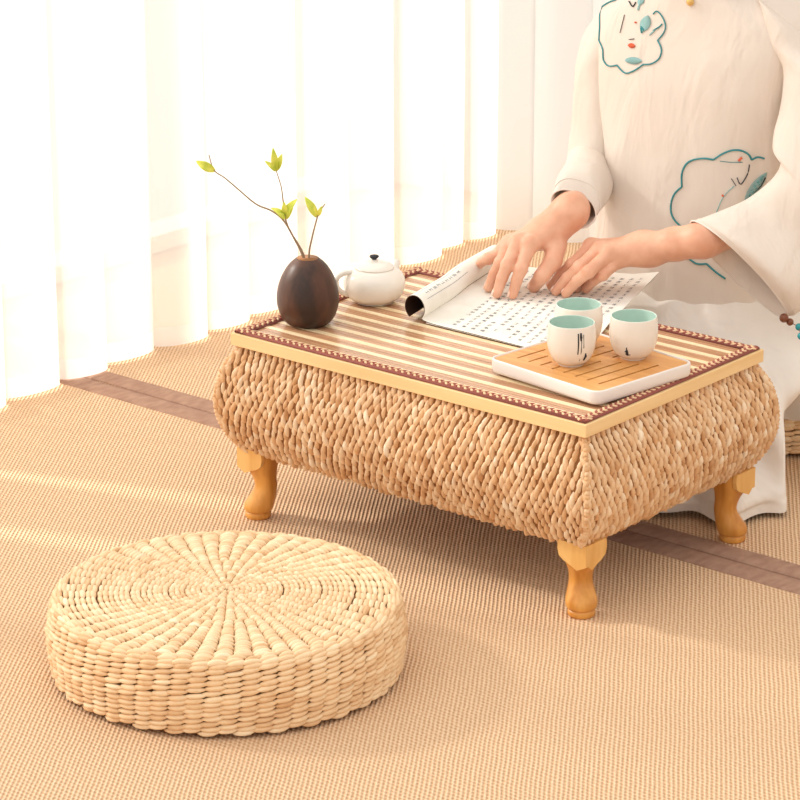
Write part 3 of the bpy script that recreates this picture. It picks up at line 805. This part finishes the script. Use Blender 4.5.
# nails
for hnd in (Rf, Lf):
    for f_ in hnd:
        tip, pip, mcp = f_; dip = pip.lerp(tip, .52)+Vector((0, 0, .003)); t = (tip-dip).normalized(); s_ = t.cross(Vector((0, 0, 1))).normalized(); n = s_.cross(t)
        r0 = .0090*f_scale[id(f_)]; c = tip+t*(r0*.02)+n*(r0*.74)
        rings = []
        for q in (-1, -.7, 0, .7, 1):
            k_ = max(.1, (1-abs(q)**3)**.5)
            rings.append([c+t*(.0052*q)+s_*(.0046*k_*math.cos(a))+n*(.0016*k_*math.sin(a)-.0012*(math.cos(a)*k_)**2) for a in [2*PI*j/10 for j in range(10)]])
        mb.loft(rings, True, True, True, 1)
t = (Rth[3]-Rth[2]).normalized(); 
for tt_, s0 in ((Rth, 1),):
    tip = tt_[3]; t = (tip-tt_[2]).normalized(); n = (-FW*.8+Vector((0, 0, .5))); n = (n-t*n.dot(t)).normalized(); s_ = t.cross(n); c = tip+n*.0084+t*.001
    rings = []
    for q in (-1, -.7, 0, .7, 1):
        k_ = max(.1, (1-abs(q)**3)**.5); rings.append([c+t*(.0058*q)+s_*(.0052*k_*math.cos(a))+n*(.0018*k_*math.sin(a)-.0010*(math.cos(a)*k_)**2) for a in [2*PI*j/10 for j in range(10)]])
    mb.loft(rings, True, True, True, 1)
for s_ in (-1, 1):
    c = hc+Vector((s_*.030, -.0765, -.004)); mb.ball(c, .0095, .0025, .0016, 10, 3)
    mb.tube([hc+Vector((s_*x_, y_, z_)) for x_, y_, z_ in ((.016, -.080, .017), (.028, -.080, .021), (.042, -.073, .018))], [.0010, .0017, .0008], 6, 3)
mb.tube([hc+Vector((x, -.0855+abs(x)*.25, -.0505)) for x in (-.018, -.009, 0, .009, .018)], [.0015, .0032, .0036, .0032, .0015], 8, 2)
me = None
PER = mb.build('person', [m_skin, m_nail, m_lip, m_eye])
tag(PER, 'seated person in a cream embroidered tunic pressing both hands on the booklet', 'person')
sm = mod(PER, 'SMOOTH', factor=.5, iterations=2)
# hair
def hairf(P):
    D = ell(P, hc+Vector((0, .026, .036)), (.083, .094, .088)); D = smin(D, ell(P, hc+Vector((0, .110, .010)), (.040, .036, .040)), .02)
    D = smin(D, cone(P, hc+Vector((-.068, .02, .0)), hc+Vector((-.064, .045, -.05)), .018, .014), .02)
    D = smin(D, cone(P, hc+Vector((.068, .02, .0)), hc+Vector((.064, .045, -.05)), .018, .014), .02)
    face = ell(P, hc+Vector((0, -.090, -.012)), (.062, .075, .078))
    return np.maximum(D, -face)
v_, f_ = surface_nets(hairf, (SX-.12, .33, .755), (SX+.12, .66, 1.01), .004)
hb = MB(); hb.add([tuple(v) for v in v_], [tuple(int(i) for i in f) for f in f_]); hb.build('hair', m_hair, PER)

# tunic ----------------------------------------------------------
tb = MB(); NS = 96
def torso_ring(z_, a, c, cy, k=1.0):
    ring = []
    for j in range(NS):
        th_ = 2*PI*j/NS; ca, sa = math.cos(th_), math.sin(th_)
        lowf = max(0, min(1, (.52-z_)/.30))
        f = 1+lowf*(.024*math.sin(th_*9+1.7*nz(z_*5, 1)+z_*6)+.040*nz(ca*2.2+5, sa*2.2, z_*4)) + .026*nz(ca*3.5, sa*3.5+9, z_*7)
        # diagonal pulls from the chest
        f += .010*math.sin(th_*6+z_*34)*max(0, min(1, (z_-.36)/.1))*max(0, min(1, (.60-z_)/.1))
        e_ = .88
        x = math.copysign(abs(ca)**e_, ca)*a*f; y = math.copysign(abs(sa)**e_, sa)*c*f
        ti = .42*max(0, min(1, (z_-.50)/.17)); ring.append((SX+x, cy+y, z_+ti*y))
    return ring
TP = spline([(.172, .178, .150, .515), (.22, .165, .140, .510), (.29, .152, .122, .503), (.36, .146, .110, .500), (.43, .148, .104, .500), (.50, .156, .102, .502), (.56, .166, .100, .505), (.61, .172, .092, .508), (.645, .160, .080, .508), (.668, .125, .068, .504), (.682, .085, .058, .498), (.691, .062, .052, .494), (.697, .057, .049, .492)], 6)
tb.loft([torso_ring(z_, a, c, cy) for z_, a, c, cy in TP], True)
TORSO = BVHTree.FromPolygons([Vector(v) for v in tb.v], tb.f)
def sleeve(pts, n=40, fold=.05, seed=0):
    """pts: rows (centre, half-width vector a, half-height vector b)"""
    rows_ = spline([(*p[0], *p[1], *p[2]) for p in pts], 7); rings = []
    m_ = len(rows_)
    for i, r in enumerate(rows_):
        c, a, b_ = Vector(r[:3]), Vector(r[3:6]), Vector(r[6:9]); ring = []
        for j in range(n):
            t_ = 2*PI*j/n
            k_ = 1+fold*nz(math.cos(t_)*1.5+seed, math.sin(t_)*1.5, i*.22)*1.2+fold*.55*math.sin(3*t_+i*.35+seed)
            ring.append(c+a*(math.cos(t_)*k_)+b_*(math.sin(t_)*k_))
        rings.append(ring)
    return rings
X_, Y_, Z_ = Vector((1, 0, 0)), Vector((0, 1, 0)), Vector((0, 0, 1))
# right sleeve (beside the window)
vr = RT; 
def off3(c, dr, du): return c+RT*dr+UP*du
FH = Vector((FW.x, FW.y, 0)).normalized()
rs = [(Vv((SX-.110, .505, .650)), RT*.016, FH*.024),
      (Vv((SX-.128, .505, .622)), RT*.034, FH*.048),
      (aty(606, 45, .50), RT*.038, FH*.056),
      (aty(601, 90, .48), RT*.037, FH*.054),
      (aty(596, 135, .46), RT*.037, FH*.050+Z_*.014),
      (aty(590, 170, .42), RT*.038, FH*.034+Z_*.034),
      (at(581, 192, .400), RT*.035-Z_*.006, FH*.016+Z_*.032),
      (at(573, 209, .386), RT*.0315-Z_*.008, FH*.008+Z_*.0245)]
ringsR = sleeve(rs, seed=3, fold=.06); tb.loft(ringsR, True, mat=0)
# left sleeve: wide bell cuff hanging beside the table
hemT = at(690, 221, .392); hemB = at(786, 316, .266); hc_ = (hemT+hemB)/2
vh = (hemB-hemT)/2
ls = [(Vv((SX+.090, .505, .668)), RT*.010-Z_*.006, FH*.018),
      (Vv((SX+.132, .505, .643)), RT*.032-Z_*.020, FH*.040),
      (Vv((SX+.160, .503, .606)), RT*.042-Z_*.014, FH*.050),
      (aty(822, 70, .495), RT*.052, FH*.056),
      (aty(826, 115, .48), RT*.066, FH*.060),
      (aty(832, 160, .455), RT*.080-Z_*.016, FH*.060+Z_*.010),
      (aty(820, 208, .43), RT*.056-Z_*.056, FH*.054),
      (aty(790, 238, .395), vh*.80+RT*.006, FH*.046-Z_*.010),
      (hc_+Vv((.022, .012, .010)), vh*.95, FH*.040-Z_*.016-RT*.004),
      (hc_, vh, FH*.034-Z_*.020-RT*.008)]
ringsL = sleeve(ls, seed=11, fold=.035); tb.loft(ringsL, True, mat=0)
TUN = tb.build('tunic', [m_tunic], PER)
mod(TUN, 'SOLIDIFY', thickness=.0012, offset=-1)
mod(TUN, 'SUBSURF', levels=1, render_levels=1)
# hem bands and seam cords on the sleeves
for ring in (ringsR, ringsL):
    b = MB(); c0 = sum(ring[-1], Vector())/len(ring[-1])
    for idx_, rad_ in ((-1, .0013), (-5, .0007)):
        pr_ = ring[idx_]; cc = sum(pr_, Vector())/len(pr_); b.tube([cc+(p-cc)*1.012 for p in pr_]+[cc+(pr_[0]-cc)*1.012], rad_, 6, cap=False)
    hm = b.build('sleeve_hem', m_band, TUN); hm['label'] = 'stitched white hem lines'
# collar
b = MB(); b.loft([[(SX+.060*k_*math.cos(2*PI*j/48), .490+.050*k_*math.sin(2*PI*j/48)-dy_, z_+.020*math.sin(2*PI*j/48)) for j in range(48)] for k_, z_, dy_ in ((1.00, .690, 0), (.96, .700, .001), (.93, .716, .004), (.92, .726, .006))], True)
cl = b.build('collar', m_band, TUN); mod(cl, 'SOLIDIFY', thickness=.0015)
def hit(x, y, eps=.0012):
    d = ray(x, y); loc, n, i, ds = TORSO.ray_cast(CAM, d)
    if loc is None: return None
    if n.dot(d) > 0: n = -n
    return loc+n*eps
hp_ = hit(691, 2, .003)
if hp_:
    b = MB(); b.ball(hp_, .006, .005, .006); b.build('button', m_gold, TUN)
def threads(paths, o=(0, 0), s=1):
    b = MB()
    for pl, w, m_ in paths:
        P = [(o[0]+x/s, o[1]+y/s) for x, y in pl]
        if len(P) > 2: P = spline(P, 4)
        Q_ = [hit(x, y) for x, y in P]; Q_ = [q for q in Q_ if q is not None]
        if len(Q_) > 1: b.tube(Q_, w, 6, m_)
    return b
def hatch(p0, p1, wd, n, m_, w=.0006):
    d = np.array(p1, float)-p0; L_ = np.hypot(*d); nn = np.array((-d[1], d[0]))/L_; out = []
    for i in range(n):
        q = (i+.5)/n; hw_ = wd*math.sin(PI*q)**.6; c = np.array(p0)+d*q
        out.append(([tuple(c-nn*hw_), tuple(c+nn*hw_+d*.08)], w, m_))
    return out
E1 = [([(556, 98), (520, 90), (487, 105)], .0013, 0), ([(487, 105), (470, 75), (430, 55), (380, 55), (330, 75), (285, 105)], .0014, 0),
      ([(285, 105), (240, 98), (180, 105), (140, 130), (118, 180), (118, 250)], .0014, 0), ([(118, 250), (80, 285), (60, 340), (65, 400), (100, 450), (150, 480)], .0013, 0),
      ([(110, 600), (165, 640), (200, 660), (250, 660)], .0014, 0), ([(250, 660), (300, 705), (350, 740)], .0014, 0),
      ([(475, 130), (465, 180), (430, 235), (410, 200)], .0008, 3), ([(405, 245), (380, 205)], .0006, 3), ([(395, 245), (340, 300), (300, 390)], .0007, 1),
      *hatch((450, 330), (560, 180), 26, 26, 1), *hatch((465, 320), (545, 195), 13, 16, 0), ([(418, 110), (436, 92)], .0018, 2), ([(330, 292), (340, 300)], .0014, 2), ([(560, 200), (540, 240), (500, 280)], .0010, 3), ([(320, 112), (380, 118), (440, 118)], .0005, 0), ([(360, 375), (385, 368)], .0014, 3)]
b = threads(E1, (660, 140), 5.333); o = b.build('cloud_embroidery', [m_teal, m_tealp, m_red, m_ink], TUN); o['label'] = 'teal scalloped embroidery at the waist'
E2 = [([(245, 0), (190, 20), (145, 55), (135, 110), (135, 180), (130, 270)], .0011, 0), ([(130, 270), (155, 330), (160, 400), (195, 440), (250, 435)], .0011, 0), ([(250, 435), (280, 470), (310, 488), (350, 478), (390, 455), (425, 430)], .0011, 0),
      ([(425, 430), (480, 425), (530, 390), (545, 330), (520, 270)], .0011, 0), ([(520, 270), (560, 220), (572, 170), (550, 110), (515, 75), (490, 95)], .0010, 0),
      *hatch((425, 215), (450, 110), 34, 22, 1), ([(430, 205), (410, 180), (415, 220)], .0016, 0), ([(490, 205), (530, 180), (550, 160)], .0010, 0), ([(465, 235), (500, 205)], .0010, 1), ([(300, 100), (285, 160), (270, 220)], .0006, 3), ([(330, 10), (355, 45), (375, 15)], .0010, 3), ([(390, 70), (405, 10)], .0016, 1),
      *hatch((322, 304), (368, 306), 16, 12, 2), ([(370, 150), (378, 152)], .0014, 2), *hatch((300, 405), (410, 405), 24, 22, 1), *hatch((395, 35), (420, -10), 20, 10, 1), ([(330, 265), (365, 260)], .0006, 3)]
b = threads(E2, (580, 0), 6.667); o = b.build('flower_embroidery', [m_teal, m_tealp, m_red, m_ink], TUN); o['label'] = 'teal and red floral embroidery on the chest'

# skirt ------------------------------------------------------------
sb = MB(); ang = np.linspace(0, 2*PI, 193)[:-1]
sc0 = Vector((.0, .50, 0))
def interp(tab, a):
    a = (math.degrees(a)+180) % 360-180; tab = [(tab[-1][0]-360, tab[-1][1])]+tab+[(tab[0][0]+360, tab[0][1])]
    for (x0, y0), (x1, y1) in zip(tab, tab[1:]):
        if x0 <= a <= x1: f = (a-x0)/(x1-x0); f = f*f*(3-2*f); return y0*(1-f)+y1*f
knee = [(-180, .30), (-150, .30), (-125, .30), (-105, .262), (-90, .256), (-75, .262), (-60, .285), (-45, .312), (-30, .312), (0, .325), (30, .30), (90, .24), (150, .27)]
foot = [(-180, .28), (-150, .30), (-120, .30), (-100, .31), (-80, .325), (-68, .325), (-56, .350), (-52, .372), (-44, .378), (-37, .350), (-30, .235), (-22, .150), (-12, .115), (0, .110), (40, .12), (90, .20), (150, .24)]
rings = []
PF = [(.0, .262, 0), (.28, .255, 0), (.50, .240, 0), (.68, .225, 0), (.82, .205, 0), (.93, .172, 0), (.99, .13, 0), (.985, .09, 0), (.96, .055, .12), (.95, .030, .45), (.96, .018, .75), (.98, .012, 1.0)]
for kf, z_, mixf in spline(PF, 4):
    ring = []
    for a in ang:
        K, Ft = interp(knee, a), interp(foot, a); ad = (math.degrees(a)+180) % 360-180
        if -42 < ad < 60: mixf = max(mixf, min(1, max(0, ((.165 if ad < -34 else (.165-.065*min(1, (ad+34)/14)))-z_)/.06))*min(1, (ad+43)/7))
        low = max(0, min(1, (.14-z_)/.10)); 
        w = .022*nz(math.cos(a)*6, math.sin(a)*6, z_*3)*low + .014*math.sin(a*19+5*nz(a*2, 4))*low
        if -26 < ad < 60: w *= .3
        w += .010*nz(math.cos(a)*6+3, math.sin(a)*6, kf*5)
        r = (kf*K)*(1-mixf)+Ft*mixf*(.97+.05*kf)
        if z_ < .03: w += .010*math.sin(a*11+1)
        r += w*min(1, kf*2)
        dz_ = .010*nz(math.cos(a)*kf*7, math.sin(a)*kf*7, 2)*(1-low)+ (.010*max(0, nz(a*6, kf*9, 5))*low)
        x = sc0.x+r*math.cos(a); y = sc0.y+r*math.sin(a); zz = max(.0075, z_+.006*0+dz_)
        # keep clear of the table body
        if zz > .07 and zz < .30 and y < .232 and x < .34: y = .232
        if z_ < .05: zz = max(.003, zz-.004)
        ring.append((x, y, zz))
    rings.append(ring)
sb.loft(rings, True, True, False)
SK = sb.build('skirt', m_skirt, PER); mod(SK, 'SUBSURF', levels=1, render_levels=1)

# bracelet of beads at the sleeve
bp_ = [at(784, 318, .268), at(790, 322, .262), at(799, 327, .256), at(801, 336, .250), at(806, 345, .246), at(812, 352, .244)]
BR = empty('bead_string', bp_[0], 'string of brown and teal beads below the wide sleeve hem', 'beads')
for i, p in enumerate(bp_):
    b = MB(); b.ball(p, .0052 if i else .0065, None, None, 16); o = b.build('bead', m_bead if i < 2 else m_beadt, BR)
    o['label'] = 'brown bead' if i < 2 else 'teal bead'
b = MB(); b.tube([p for p in bp_], .0006, 5); b.build('cord', m_bead, BR)

# ================================================================ LIGHT
w = bpy.data.worlds.new('world'); sc.world = w; w.use_nodes = True
N = w.node_tree.nodes; L = w.node_tree.links; bg = N['Background']
tc = N.new('ShaderNodeTexCoord'); dt = N.new('ShaderNodeVectorMath'); dt.operation = 'DOT_PRODUCT'; dt.inputs[1].default_value = (-.66, -.25, .70)
L.new(tc.outputs['Generated'], dt.inputs[0])
mr = N.new('ShaderNodeMapRange'); mr.inputs['From Min'].default_value = -.8; mr.inputs['From Max'].default_value = .8
mr.inputs['To Min'].default_value = .42; mr.inputs['To Max'].default_value = 1.45
L.new(dt.outputs['Value'], mr.inputs[0]); L.new(mr.outputs[0], bg.inputs['Strength']); bg.inputs[0].default_value = (1, .965, .915, 1)
ld = bpy.data.lights.new('sun', 'SUN'); ld.energy = 4.0; ld.angle = math.radians(5); ld.color = (1, .945, .87)
so = bpy.data.objects.new('sun', ld); col.objects.link(so)
d = Vector((.94, .34, -.62)).normalized(); so.rotation_euler = d.to_track_quat('-Z', 'Y').to_euler(); so.location = (-3, -1, 3)

sc.view_settings.view_transform = 'Standard'; sc.view_settings.look = 'None'; sc.view_settings.gamma = 1
sc.view_settings.exposure = 0.16; sc.view_settings.use_curve_mapping = False
